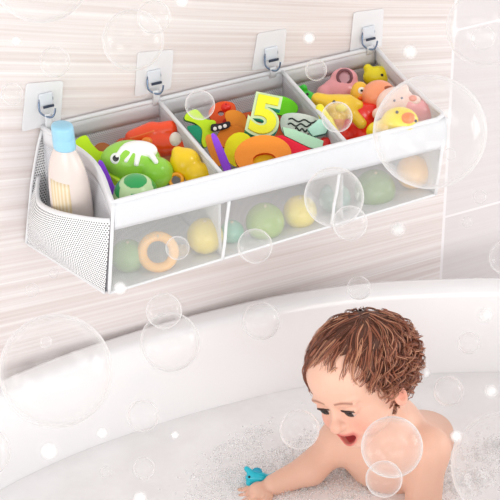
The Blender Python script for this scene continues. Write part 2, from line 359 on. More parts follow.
# hooks and straps
clear = bpy.data.materials.new('clear_film'); clear.use_nodes = True
_b = clear.node_tree.nodes['Principled BSDF']; _b.inputs['Base Color'].default_value = (*lin((252, 252, 254)), 1); _b.inputs['Alpha'].default_value = .72; _b.inputs['Roughness'].default_value = .12
hookm = mat('clear_hook_plastic', (240, 245, 252), .08, alpha=.8, coat=.5); steel = mat('hook_steel', (120, 138, 165), .25, metal=.6); slotm = mat('hook_slot', (45, 55, 75), .4)
hooks = [(((25.5, 83), (62.5, 80), (60, 122), (21, 131)), (45, 103), 'leftmost, above the shampoo bottle'),
         (((137, 52), (173, 49), (170, 88), (134, 96)), (153, 80), 'second from left, above the green fish'),
         (((257, 33), (286, 28), (283, 64), (251, 70)), (270, 57), 'third from left, above the green oval'),
         (((353, 12), (383, 8), (381, 46), (349, 53)), (367, 36), 'rightmost, above the yellow bear toy')]
for qd, hc, txt in hooks:
    c = atY(*hc, -.001); rt = empty('adhesive_hook', c); tag(rt, 'clear wall hook on a square patch, '+txt, 'hook', 'adhesive hooks holding the organizer')
    q = [atY(*p, 0)-c for p in qd]; bm = bmesh.new()
    # rounded patch outline
    out = []
    for i in range(4):
        p, a, b = q[i], q[i-1], q[(i+1) % 4]; r_ = .005
        d1 = (a-p)/np.linalg.norm(a-p); d2 = (b-p)/np.linalg.norm(b-p)
        for t in np.linspace(0, 1, 5): out.append(p+d1*r_*(1-t)**2+d2*r_*t**2)
    bot = [bm.verts.new((p[0], -.0005, p[2])) for p in out]; top = [bm.verts.new((p[0], -.0018, p[2])) for p in out]
    bm.faces.new(top); bm.faces.new(bot[::-1])
    for i in range(len(out)): j = (i+1) % len(out); bm.faces.new((bot[i], bot[j], top[j], top[i]))
    bmesh.ops.recalc_face_normals(bm, faces=bm.faces)
    me = bpy.data.meshes.new('adhesive_patch'); bm.to_mesh(me); bm.free(); link('adhesive_patch', me, clear, rt, smooth=False)
    S = .0017
    link_ = lambda nm, pts, r, m, cl=False: tube(nm, [(x*S, -.003-d*S, z*S) for x, d, z in pts], r*S, m, rt, 8, cl)
    link_('hook_loop', [(9*math.cos(t)*.75, 1, 5+7*math.sin(t)*.75) for t in np.linspace(0, 2*math.pi, 28)[:-1]], .75, steel, True)
    hp = box('hook_plate', (-7*S, -.0065, -1.5*S), (7*S, -.002, 12*S), hookm, rt, .002)
    link_('hook_arm', catmull([(-7, 1, 4), (-7.5, 3, -5), (-3, 5, -10), (2, 8, -11), (5, 9, -7), (6, 9, -2)], 6), .9, steel)
    box('hook_slot', (-4*S, -.010, -2.8*S), (7*S, -.0075, -.2*S), slotm, hp, .001)
    # strap loop sewn to the basket
    xs = c[0]; zt = c[2]-8*S
    P3(surf('hanging_loop', lambda u, v: (xs-.006+.012*u, -.0125-.003*math.sin(math.pi*v)+.003*v, zt*(1-v)+(-.008)*v), 4, 8, white_cloth, None, .0016))

# ------------------------------------------------------------------ shampoo bottle
bt = empty('shampoo_bottle', (-.006, -.140, -.167)); bt.scale = (1.22, 1.12, 1.0); bt.rotation_euler = (math.radians(3), math.radians(-2), math.radians(-58))
tag(bt, 'cream plastic shampoo bottle with a pale blue flip cap, standing in the left side pocket', 'bottle')
pb = [(.0, 0), (.026, 0), (.030, .004), (.0315, .02), (.0315, .11), (.030, .145), (.026, .172), (.020, .192), (.0150, .203), (.0135, .208), (.0, .208)]
bm_ = mat('cream_bottle', (230, 217, 210), .25, sss=.05)
bbo = lathe('bottle_body', catmull(pb, 4), bm_, bt, 48, .62)
lathe('bottle_cap', [(0, .204), (.0155, .204), (.0158, .206), (.0158, .222), (.0152, .2235), (.0158, .225), (.0155, .241), (.0145, .245), (.011, .2465), (0, .2465)], mat('pale_blue_cap', (158, 212, 236), .3), bt, 40, .85)
V, F = [], []; NL = 24
for j in range(9):
    z = .03+.12*j/8
    rr = float(np.interp(z, [p[1] for p in pb[1:-1]], [p[0] for p in pb[1:-1]]))+.0006
    for i in range(NL+1):
        t = math.radians(232+62*i/NL); V.append((rr*math.cos(t), rr*.62*math.sin(t), z))
for j in range(8):
    for i in range(NL): F.append((j*(NL+1)+i, j*(NL+1)+i+1, (j+1)*(NL+1)+i+1, (j+1)*(NL+1)+i))
ml = bpy.data.materials.new('striped_label'); ml.use_nodes = True; nt = ml.node_tree; b = nt.nodes['Principled BSDF']
wv = nt.nodes.new('ShaderNodeTexWave'); wv.inputs['Scale'].default_value = 55; wv.inputs['Distortion'].default_value = .6; tc = nt.nodes.new('ShaderNodeTexCoord')
nt.links.new(tc.outputs['Object'], wv.inputs['Vector']); cr = nt.nodes.new('ShaderNodeValToRGB'); nt.links.new(wv.outputs[0], cr.inputs[0])
cr.color_ramp.elements[0].color = (*lin((226, 203, 158)), 1); cr.color_ramp.elements[1].color = (*lin((238, 226, 204)), 1); nt.links.new(cr.outputs[0], b.inputs['Base Color'])
lb = link('bottle_label', pymesh('bottle_label', V, F), ml, bbo); s = lb.modifiers.new('s', 'SOLIDIFY'); s.thickness = .0006

# ------------------------------------------------------------------ toys
glossy = mat('toy_vinyl', attr=True, rough=.28, coat=.35, sss=0)
TG = {1: 'bath toys in the left compartment', 2: 'foam toys in the middle compartment', 3: 'squeeze toys in the right compartment'}
def frame_at(u, v, z, rot=(0, 0, 0)):
    p = atZ(u, v, z); s = pxs(p)
    M = VM @ (Matrix.Rotation(math.radians(rot[2]), 3, 'Z') @ Matrix.Rotation(math.radians(rot[0]), 3, 'X') @ Matrix.Rotation(math.radians(rot[1]), 3, 'Y'))
    return p, s, M
def prim(P, q):
    if q[0] == 's': return dsph(P, q[1], q[2])
    if q[0] == 'e': return dell(P, q[1], q[2])
    if q[0] == 'c': return dcap(P, q[1], q[2], q[3], q[4])
    if q[0] == 't':   # torus: centre, R, r in the xy plane
        d = P-np.asarray(q[1], P.dtype); a = np.hypot(d[:, 0], d[:, 1])-q[2]; return np.hypot(a, d[:, 2])-q[3]
def toy(name, label, cat, grp, u, v, z, parts, rot=(0, 0, 0), k=2.0):
    p, s, M = frame_at(u, v, z, rot); s = s*(1.14 if grp == TG[1] else 1.24 if grp == TG[3] else 1.3 if grp is None else 1.0); rt = empty(name, p); tag(rt, label, cat, grp)
    rt.rotation_euler = M.to_euler()
    for i, (pn, prims, colr) in enumerate(parts):
        add = [q for q in prims if q[0] != '-']; sub = [q[1] for q in prims if q[0] == '-']
        def f(P):
            d = prim(P, add[0])
            for q in add[1:]: d = smin(d, prim(P, q), k)
            for q in sub: d = smax(d, -prim(P, q), .8)
            return d
        lo = np.full(3, 1e9); hi = -lo
        for q in add:
            cs = [q[1]]+([q[2]] if q[0] == 'c' else []); rr = {'s': lambda: q[2], 'e': lambda: max(q[2]), 'c': lambda: max(q[3], q[4]), 't': lambda: q[2]+q[3]}[q[0]]()
            for c in cs: lo = np.minimum(lo, np.array(c)-rr); hi = np.maximum(hi, np.array(c)+rr)
        ext = (hi-lo).max(); h = max(ext/56, .16); lo -= 3*h; hi += 3*h
        cf = (lambda V, colr=colr: np.tile(lin(vivid(colr)), (len(V), 1))) if not callable(colr) else colr
        blob(pn, f, lo, hi, h, glossy, rt, cf, xf=lambda V: V*s)
    return rt
def two(c1, c2, test):
    a, b = np.array(lin(c1)), np.array(lin(c2)); return lambda V: np.where(test(V)[:, None], b, a)
def face_eye(x, y, z, r=1.6): return [('eye', [('e', (x, y, z), (r, r, .7*r))], (20, 18, 18))]

# foam shapes cut from sheet
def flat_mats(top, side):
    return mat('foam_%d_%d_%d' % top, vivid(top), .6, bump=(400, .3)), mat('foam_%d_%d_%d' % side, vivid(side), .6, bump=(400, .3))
def foam(name, label, cat, grp, u, v, z, loops, top, side, thick=6, rot=(0, 0, 0), text=None, size=50, smooth=True, parent=None, off=0, fat=0):
    cu = bpy.data.curves.new(name, 'FONT' if text else 'CURVE')
    if text:
        cu.body = text; cu.size = size; cu.align_x = 'CENTER'; cu.align_y = 'CENTER'; cu.offset = fat
    else:
        cu.dimensions = '2D'
        for lp in loops:
            pts = catmull(lp, 8, True) if smooth else np.array(lp, float)
            sp = cu.splines.new('POLY'); sp.points.add(len(pts)-1); sp.use_cyclic_u = True
            for i, p in enumerate(pts): sp.points[i].co = (p[0], p[1], 0, 1)
    cu.fill_mode = 'BOTH'; cu.extrude = thick/2; cu.bevel_depth = .5; cu.bevel_resolution = 2
    t = bpy.data.objects.new('t', cu); COL.objects.link(t); dg = bpy.context.evaluated_depsgraph_get()
    me = bpy.data.meshes.new_from_object(t.evaluated_get(dg)); bpy.data.objects.remove(t)
    me.materials.clear(); m1, m2 = flat_mats(top, side); me.materials.append(m1); me.materials.append(m2)
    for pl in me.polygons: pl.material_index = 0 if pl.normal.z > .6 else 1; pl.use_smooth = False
    if parent is None:
        p, s, M = frame_at(u, v, z, rot); me.transform(Matrix.Scale(s, 4)); o = link(name, me, None, None, False); o.location = p; o.rotation_euler = M.to_euler(); tag(o, label, cat, grp); o['pxs'] = s
    else:
        me.transform(Matrix.Scale(parent['pxs'], 4) @ Matrix.Translation((u, v, off))); o = link(name, me, None, parent, False)
    return o
def circ(rx, ry=None, n=10, cx=0, cy=0): ry = ry or rx; return [(cx+rx*math.cos(2*math.pi*i/n), cy+ry*math.sin(2*math.pi*i/n)) for i in range(n)]

# --- left compartment
toy('fish_toy', 'lime green squirting fish toy with a black eye and white splash on top', 'toy', TG[1], 134, 166, -.026, [
    ('body', [('e', (-3, 4, 0), (27, 19, 18)), ('e', (20, -6, 6), (15, 14, 13))], lambda V: np.where(((V[:, 0]-16)**2*1.2+(V[:, 1]+8)**2 < 170)[:, None], np.array(lin((150, 220, 60))), np.array(lin((158, 222, 70))))),
    ('splash', [('e', (4, 13, 9), (17, 9, 8)), ('c', (-9, 14, 13), (-14, 8, 16), 3, 2), ('c', (4, 8, 15), (3, 1, 18.5), 3, 2.2), ('c', (15, 10, 13), (20, 3, 17), 3, 2.2), ('c', (-2, 9, 15), (-6, 4, 17), 2.5, 2)], (248, 250, 244)),
    ('eye', [('e', (-15, 6, 15.6), (5, 5, 2))], lambda V: np.where(((V[:, 0]+15)**2+(V[:, 1]-6)**2 < 8)[:, None], np.array([.005]*3), np.array(lin((246, 250, 240))))),
    ('fin', [('c', (-26, -6, 6), (-6, -17, 12), 2.6, 2.2), ('c', (-24, -10, 6), (-10, -19, 10), 2.0, 2)], (190, 224, 60))], k=1.5)
toy('boat_toy', 'red orange toy vehicle with one white square window, behind the green fish', 'toy', TG[1], 161, 142, -.034, [
    ('body', [('c', (-24, 3, 0), (-8, 10, 0), 8, 8), ('c', (-5, 10, 0), (8, 12, 0), 7, 7), ('e', (0, -2, 0), (20, 11, 9)), ('c', (15, -2, 0), (29, -9, 0), 9, 7)], (236, 82, 34)),
    ('window', [('e', (13, 2, 7), (5.5, 6.5, 4))], (250, 240, 232)),
    ('headlight', [('e', (-12, 0, 7.5), (5, 4, 3))], (246, 140, 52)),
    ('bumper', [('c', (-26, 3, 7), (-6, 9.5, 7), 1.1, 1.1)], (250, 120, 60))], k=2)
toy('star_toy', 'golden yellow animal squirt toy with rounded ears beside the first divider', 'toy', TG[1], 190, 168, -.028, [
    ('body', [('e', (-4, 4, 0), (14, 14, 11)), ('e', (8, -6, 3), (13, 11, 10)), ('s', (-11, 14, 0), 5), ('s', (18, 4, 2), 4), ('s', (20, -9, 4), 4.5), ('s', (2, -15, 3), 5)], (252, 200, 28)),
    ('handle', [('t', (-12, -11, 8), 5.5, 1.6)], (240, 164, 30)),
    ('nose', [('e', (16, -9, 10.5), (2.2, 1.6, 1.6))], (226, 150, 24))], k=3)
toy('patterned_ball', 'white and green patterned ball at the front of the left compartment', 'ball', TG[1], 136, 196, -.034, [
    ('ball', [('s', (0, 0, 0), 20)], lambda V: (lambda n: np.where((((np.abs(n@np.array([0, .75, .66])-1) < .14) | ((n@np.array([0, .75, .66]) < .70) & (np.sin(np.arctan2(n[:, 0], n[:, 2]-.1)*5+1) > .1) & (n@np.array([0, .75, .66]) > .35)))[:, None]), np.array(lin((30, 168, 84))), np.array(lin((206, 236, 178)))))(V/np.linalg.norm(V, axis=1)[:, None]))])
foam('foam_disc', 'brown foam disc leaning at the back of the left compartment', 'foam toy', TG[1], 103, 156, -.045, [circ(11, 13)], (176, 108, 58), (246, 226, 206), 4, (-10, 12, 10))
foam('foam_letter', 'lime green foam letter Y at the left end of the organizer', 'foam toy', TG[1], 88, 157, -.030, [[(-13, 15), (-3, 21), (3, 13), (10, 6), (15, 4), (9, -6), (5, -20), (1, -20), (-1, -6), (-7, 0), (-14, 3)]], (196, 232, 28), (40, 160, 120), 5, (-8, 10, 0))
foam('foam_strip', 'purple foam strip standing on edge left of the green fish', 'foam toy', TG[1], 107, 178, -.025, [[(-8, 13), (-4, 15), (8, -12), (5, -16), (1, -13)]], (140, 74, 208), (106, 44, 170), 5, (0, 0, 0))
foam('foam_strip', 'small tan and orange foam wedge below the lime green letter', 'foam toy', TG[1], 98, 174, -.040, [[(-5, 6), (4, 6), (6, -6), (-2, -8)]], (244, 178, 96), (200, 96, 40), 5)
toy('red_ball', 'small dark orange ball peeking out behind the brown foam disc', 'ball', TG[1], 124, 148, -.050, [('ball', [('s', (0, 0, 0), 9)], (214, 90, 48)), ('valve', [('s', (0, 6, 6.5), 1.3)], (180, 60, 30))])
foam('foam_block', 'dark teal foam piece below the lime green letter Y', 'foam toy', TG[1], 91, 168, -.045, [[(-12, 8), (4, 8), (8, -10), (-2, -12)]], (52, 176, 150), (24, 110, 100), 5)
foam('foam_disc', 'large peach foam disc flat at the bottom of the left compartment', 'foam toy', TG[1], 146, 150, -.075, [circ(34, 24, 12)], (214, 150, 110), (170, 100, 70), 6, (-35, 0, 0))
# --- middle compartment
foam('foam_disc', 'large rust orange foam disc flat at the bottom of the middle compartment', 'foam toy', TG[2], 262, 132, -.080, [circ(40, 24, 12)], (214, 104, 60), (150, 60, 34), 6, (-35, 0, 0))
foam('foam_block', 'grey green foam piece between the number 5 and the divider', 'foam toy', TG[2], 300, 112, -.050, [[(-18, 8), (4, 10), (16, -8), (-8, -10)]], (120, 150, 130), (70, 100, 80), 5, (-20, 0, 0))
n5 = foam('foam_digit', 'teal and yellow foam number 5 on top of the middle pile', 'foam toy', TG[2], 264, 119, -.002, None, (214, 232, 190), (70, 168, 140), 7, (-25, 0, -12), text='5', size=58, fat=4.4)
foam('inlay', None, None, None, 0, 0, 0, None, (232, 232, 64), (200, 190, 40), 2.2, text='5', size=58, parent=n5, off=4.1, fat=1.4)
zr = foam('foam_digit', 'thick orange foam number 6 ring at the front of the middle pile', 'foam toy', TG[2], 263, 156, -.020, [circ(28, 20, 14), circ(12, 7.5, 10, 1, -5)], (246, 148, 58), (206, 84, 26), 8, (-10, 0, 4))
foam('foam_disc', 'golden foam disc showing through the hole of the orange ring', 'foam toy', TG[2], 265, 160, -.030, [circ(15, 10, 12)], (255, 214, 30), (216, 120, 20), 4, (-10, 0, 0))
foam('foam_disc', 'bright yellow foam disc under the orange ring', 'foam toy', TG[2], 240, 150, -.034, [circ(15, 17, 12)], (255, 236, 20), (226, 160, 20), 5, (-8, -10, 0))
foam('foam_block', 'orange foam block behind the bright yellow disc', 'foam toy', TG[2], 230, 138, -.040, [[(-12, -8), (-10, 6), (2, 11), (14, 8), (12, -8)]], (246, 140, 40), (196, 84, 20), 6, (-8, 0, 0))
foam('foam_letter', 'lime yellow foam boomerang letter with green edge beside the first divider', 'foam toy', TG[2], 200, 128, -.026, [[(-15, 12), (-6, 17), (4, 9), (14, 8), (13, -2), (9, -16), (6, -19), (3, -14), (2, -2), (-6, 4), (-16, 6)]], (198, 234, 36), (44, 150, 90), 6, (-8, 10, -6))
foam('foam_block', 'teal green foam piece below the lime yellow boomerang letter', 'foam toy', TG[2], 197, 135, -.036, [[(-9, 8), (4, 8), (9, -4), (8, -12), (-4, 0)]], (40, 170, 130), (24, 110, 96), 5)
foam('foam_letter', 'orange red foam letter at the back beside the number 5', 'foam toy', TG[2], 221, 117, -.034, [[(-12, 2), (-6, 12), (4, 15), (13, 12), (14, 2), (8, -10), (-2, -12)], circ(3.5, 3, 8, 0, 3)], (234, 96, 40), (180, 40, 20), 6, (-10, 0, 0))
toy('red_ball', 'small red ball lying on the orange red foam letter', 'ball', TG[2], 226, 108, -.022, [('ball', [('s', (0, 0, 0), 5.5)], (222, 46, 22)), ('valve', [('s', (0, 3.6, 4), .9)], (160, 24, 12))])
foam('foam_leaf', 'orange foam leaf tucked left of the number 5', 'foam toy', TG[2], 236, 120, -.024, [[(-10, 7), (0, 9), (9, 3), (12, -10), (2, -9), (-8, -3)]], (248, 150, 50), (190, 60, 20), 5, (-8, 0, 0))
foam('foam_block', 'deep red foam slab under the orange foam leaf', 'foam toy', TG[2], 238, 126, -.040, [[(-14, 6), (6, 10), (12, 0), (8, -12), (-10, -6)]], (196, 40, 24), (140, 20, 14), 5)
ds = foam('dotted_strip', 'black strip with white dots between the orange foam pieces', 'foam toy', TG[2], 220, 128, -.022, [[(-8, 3), (0, 4), (9, 6), (9, 1), (0, -2), (-8, -3)]], (36, 26, 30), (20, 16, 18), 3)
for q in (-5, 0, 5): foam('dot', None, None, None, q, .6+q*.28, 0, [circ(1.4, 1.4, 8)], (248, 246, 240), (230, 230, 230), .8, parent=ds, off=2.1)
foam('foam_strip', 'purple foam strip standing on edge beside the bright yellow disc', 'foam toy', TG[2], 222, 154, -.018, [[(-10, 17), (-6, 18), (2, 2), (9, -16), (5, -20), (0, -12)]], (146, 78, 214), (108, 46, 170), 5)
foam('foam_block', 'slim orange foam piece between the first divider and the purple strip', 'foam toy', TG[2], 213, 150, -.030, [[(-7, 12), (0, 13), (8, -8), (6, -16), (-2, -6)]], (244, 152, 64), (180, 60, 24), 5)
foam('foam_oval', 'bright green foam oval at the back of the middle compartment', 'foam toy', TG[2], 281, 106, -.026, [circ(17, 9, 12)], (120, 220, 28), (60, 150, 20), 5, (-6, 0, -14))
wl = foam('foam_letter', 'white foam letter with dark zigzag lines right of the number 5', 'foam toy', TG[2], 303, 125, -.022, [[(-20, 10), (-8, 12), (8, 8), (20, 2), (22, -3), (10, -6), (-2, -12), (-16, -10), (-22, -2)]], (226, 232, 222), (120, 140, 130), 5, (-10, 0, 4))
for a, b_ in (((-14, 6), (14, 1)), ((-15, 1), (8, -2)), ((-8, -4), (4, -7))):
    z_ = 3.4*wl['pxs']; pts = [(np.array([a[0]+(b_[0]-a[0])*t, a[1]+(b_[1]-a[1])*t+1.4*math.sin(t*14), 0])) for t in np.linspace(0, 1, 18)]
    tube('line', [(p[0]*wl['pxs'], p[1]*wl['pxs'], z_) for p in pts], .8*wl['pxs'], mat('dark_line', (40, 52, 44), .5), wl, 6)
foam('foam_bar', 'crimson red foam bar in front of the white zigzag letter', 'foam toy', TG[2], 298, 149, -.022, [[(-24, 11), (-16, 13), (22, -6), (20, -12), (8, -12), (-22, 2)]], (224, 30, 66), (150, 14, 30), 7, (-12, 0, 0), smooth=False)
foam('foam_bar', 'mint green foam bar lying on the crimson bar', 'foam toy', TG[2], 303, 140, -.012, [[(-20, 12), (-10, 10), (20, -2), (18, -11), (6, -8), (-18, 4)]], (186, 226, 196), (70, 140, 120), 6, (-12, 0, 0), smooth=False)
foam('foam_block', 'pale mint foam block against the second divider', 'foam toy', TG[2], 319, 128, -.012, [[(-11, -2), (0, 8), (12, 4), (6, -6), (-6, -9)]], (196, 234, 216), (84, 160, 150), 6, (-12, 0, 0), smooth=False)
toy('red_ball', 'glossy red ball in the front right corner of the middle compartment', 'ball', TG[2], 325, 145, -.036, [('ball', [('e', (0, 0, 0), (7.5, 8, 7.5))], (228, 44, 40)), ('valve', [('s', (0, 6, 4.5), 1.2)], (180, 24, 24))])
# --- right compartment
toy('lobster_toy', 'red lobster shaped squirt toy low in the right compartment', 'toy', TG[3], 357, 122, -.046, [
    ('body', [('e', (0, 0, 0), (17, 17, 12)), ('s', (-12, -10, 4), 6), ('s', (4, -13, 5), 6), ('s', (12, 9, 2), 6)], (214, 44, 18)), ('eye', [('s', (2, -2, 11.5), 1.7)], (30, 10, 8)), ('claw', [('e', (-14, -4, 6), (6, 4, 4))], (234, 66, 30))], k=3)
toy('elephant_toy', 'pink animal toy with a dark round ear opening at the back', 'toy', TG[3], 338, 90, -.034, [
    ('body', [('e', (3, -2, 0), (17, 13, 10)), ('e', (5, 9, 0), (11, 9, 7)), ('e', (-11, -4, 2), (7, 8, 7))], lambda V: np.where((((V[:, 0]-5)/6.2)**2+((V[:, 1]-10)/5.0)**2 < 1)[:, None] & (V[:, 2] > 0)[:, None], np.array(lin((204, 150, 160))), np.array(lin((248, 166, 172))))),
    ('ear_ring', [('t', (5, 10, 7), 5.6, 1.2)], (108, 62, 70)), ('eye', [('s', (-3, -5, 9.2), 1.2)], (40, 20, 26)), ('eye', [('s', (7, -6, 9.4), 1.2)], (40, 20, 26))])
toy('dinosaur_toy', 'yellow dinosaur squirt toy with outstretched arms above the red lobster', 'toy', TG[3], 341, 110, -.022, [
    ('body', [('e', (-2, 2, 0), (15, 11, 10)), ('c', (8, -2, 2), (16, -11, 4), 5, 4.5), ('c', (-8, 6, 2), (-19, 9, 2), 6, 5), ('c', (6, 8, 0), (14, 4, 0), 4.5, 4), ('e', (-4, -9, 5), (7, 8, 6))],
     lambda V: np.where((V[:, 1] < -8)[:, None] & (V[:, 0] < 4)[:, None], np.array(lin((246, 150, 50))), np.array(lin((250, 206, 44))))),
    ('eye', [('s', (-6, 6, 9.6), 1.3)], (26, 20, 16)), ('snout', [('e', (0, 1, 9.5), (5, 3.5, 3))], (252, 222, 90))], k=2.5)
toy('banana_toy', 'yellow banana shaped toy leaning on the second divider', 'toy', TG[3], 331, 123, -.018, [
    ('body', [('c', (-9, 12, 0), (-3, 0, 3), 3.5, 5), ('c', (-3, 0, 3), (6, -12, 2), 5, 3)], (250, 226, 60)), ('tip', [('s', (7, -14, 2), 2.2)], (130, 96, 40))])
toy('yellow_ball', 'small lemon yellow knobbed ball behind the banana toy', 'ball', TG[3], 319, 107, -.030, [('ball', [('s', (0, 0, 0), 7), ('s', (4, 5, 2), 4)], (240, 226, 32)), ('valve', [('s', (-1, 3, 6.6), 1)], (190, 170, 20))], k=1)
toy('frog_toy', 'small bright green toy in the back left corner of the right compartment', 'toy', TG[3], 306, 97, -.034, [('body', [('c', (-6, 4, 0), (5, -3, 0), 5, 6), ('s', (-2, 7, 3), 3)], (52, 186, 52)), ('eye', [('s', (1, 2, 5.6), 1.2)], (16, 40, 16))])
toy('bear_toy', 'bright yellow bear toy in the back right corner below the last hook', 'toy', TG[3], 379, 77, -.034, [
    ('body', [('e', (0, 0, 0), (13, 9, 8)), ('s', (-9, 7, 0), 3.6), ('s', (8, 8, 0), 3.6), ('e', (8, -8, 0), (6, 6, 5))], (250, 222, 30)), ('eye', [('s', (2, 1, 7.7), 1.2)], (24, 20, 16)), ('eye', [('s', (8, -2, 6.4), 1.2)], (24, 20, 16))])
toy('owl_toy', 'small golden toy with a round white eye between pink toy and peach ball', 'toy', TG[3], 360, 95, -.022, [
    ('body', [('e', (0, 0, 0), (8, 11, 7))], (246, 190, 60)), ('eye', [('e', (1, 3, 6.4), (3, 3, 1.6))], (250, 246, 236)), ('pupil', [('s', (1, 3, 7.8), 1.1)], (24, 20, 16)), ('beak', [('e', (0, -3, 7), (2, 1.6, 1.5))], (230, 120, 40))])
toy('peach_ball', 'peach coloured ball toy with a brown oval spot', 'ball', TG[3], 379, 96, -.016, [
    ('body', [('e', (0, 0, 0), (14, 13, 13))], (250, 160, 122)), ('spot', [('e', (7, 5, 10.3), (4, 2.6, 1.8))], (150, 80, 44))])
toy('pig_toy', 'pale cream pink pig toy above the yellow chick', 'toy', TG[3], 396, 104, -.010, [
    ('body', [('e', (0, 0, 0), (16, 14, 12)), ('s', (-15, -8, 3), 4.5), ('s', (6, 12, 3), 4), ('e', (14, 2, 5), (6, 5, 5))], (252, 214, 202)),
    ('snout', [('e', (13, 4, 9.5), (3.2, 2.6, 2))], (226, 150, 130)), ('eye', [('s', (-2, 2, 11.9), 1)], (90, 90, 110)), ('eye', [('s', (4, 4, 11.4), 1)], (90, 90, 110))])
toy('hippo_toy', 'rose pink hippo toy at the right end of the organizer', 'toy', TG[3], 418, 113, -.022, [
    ('body', [('e', (0, 0, 0), (17, 11, 10)), ('e', (-9, 5, 2), (10, 9, 8)), ('s', (16, -8, 2), 5)], (250, 168, 170)), ('ear', [('e', (-14, 12, 6), (3, 4, 2))], (240, 130, 140)), ('eye', [('s', (12, -4, 8.4), 1.1)], (40, 30, 34))], k=3)
toy('chick_toy', 'yellow rubber chick with an orange beak at the front right', 'toy', TG[3], 396, 123, -.004, [
    ('body', [('e', (3, 1, 2), (15, 12, 12)), ('e', (-13, -7, -2), (11, 9, 10))], (253, 212, 32)),
    ('beak', [('e', (9, 4, 13.6), (5.2, 3.8, 3.4)), ('e', (9, 1.5, 13.2), (4, 2.2, 2.6))], (244, 124, 30)), ('eye', [('s', (0, 8, 12.4), 1.3)], (22, 18, 16)), ('eye', [('s', (15, 1, 12.0), 1.3)], (22, 18, 16)),
    ('wing', [('e', (-12, -5, 8), (6, 4, 2.5))], (250, 196, 20))], k=4)
foam('foam_disc', 'wide dull red foam disc flat at the bottom of the right compartment', 'foam toy', TG[3], 372, 108, -.085, [circ(44, 26, 12)], (150, 60, 50), (110, 40, 36), 6, (-35, 0, 0))
# --- toys lying on the bottom, seen only through the front net
low = [('ring_toy', 'beige ring toy seen through the net low in the left compartment', 158, 252, -.255, 't', 13, (236, 186, 110)),
       ('yellow_ball', 'dull yellow ball seen through the net of the left compartment', 205, 236, -.245, 's', 15, (216, 196, 84)),
       ('green_ball', 'grey green ball seen through the net near the left corner', 128, 256, -.225, 's', 14, (130, 160, 96)),
       ('green_ball', 'olive ball seen through the net low in the middle compartment', 265, 222, -.245, 's', 16, (140, 168, 66)),
       ('yellow_ball', 'pale yellow ball seen through the net near the second seam', 300, 212, -.245, 's', 14, (224, 206, 80)),
       ('green_ball', 'grey blue ball seen through the net left of the right compartment', 335, 198, -.235, 's', 13, (120, 150, 140)),
       ('green_ball', 'large grey green ball seen through the net of the right compartment', 375, 190, -.235, 's', 17, (124, 150, 92)),
       ('orange_ball', 'pale orange ball seen through the net at the right end', 413, 172, -.235, 's', 14, (246, 186, 100)),
       ('teal_ball', 'teal ball seen through the net beside the first seam', 232, 232, -.235, 's', 10, (110, 176, 150)),
       ('beige_ball', 'small beige ball seen through the net under the ring toy', 182, 256, -.225, 's', 10, (220, 200, 170))]
for nm, lb_, u, v, y, kd, r, c in low:
    r *= 1.22; y += .018; p = atY(u, v, y); z = p[2]; pr_ = [('s', (0, 0, 0), r)] if kd == 's' else [('t', (0, 0, 0), r, 5)]
    toy(nm, lb_, 'ball' if kd == 's' else 'toy', 'toys at the bottom of the organizer', u, v, z, [('body', pr_, c), ('valve', [('s', (0, r*.8 if kd == 's' else r, r*.62 if kd == 's' else 5), 1.5)], (200, 180, 150))])

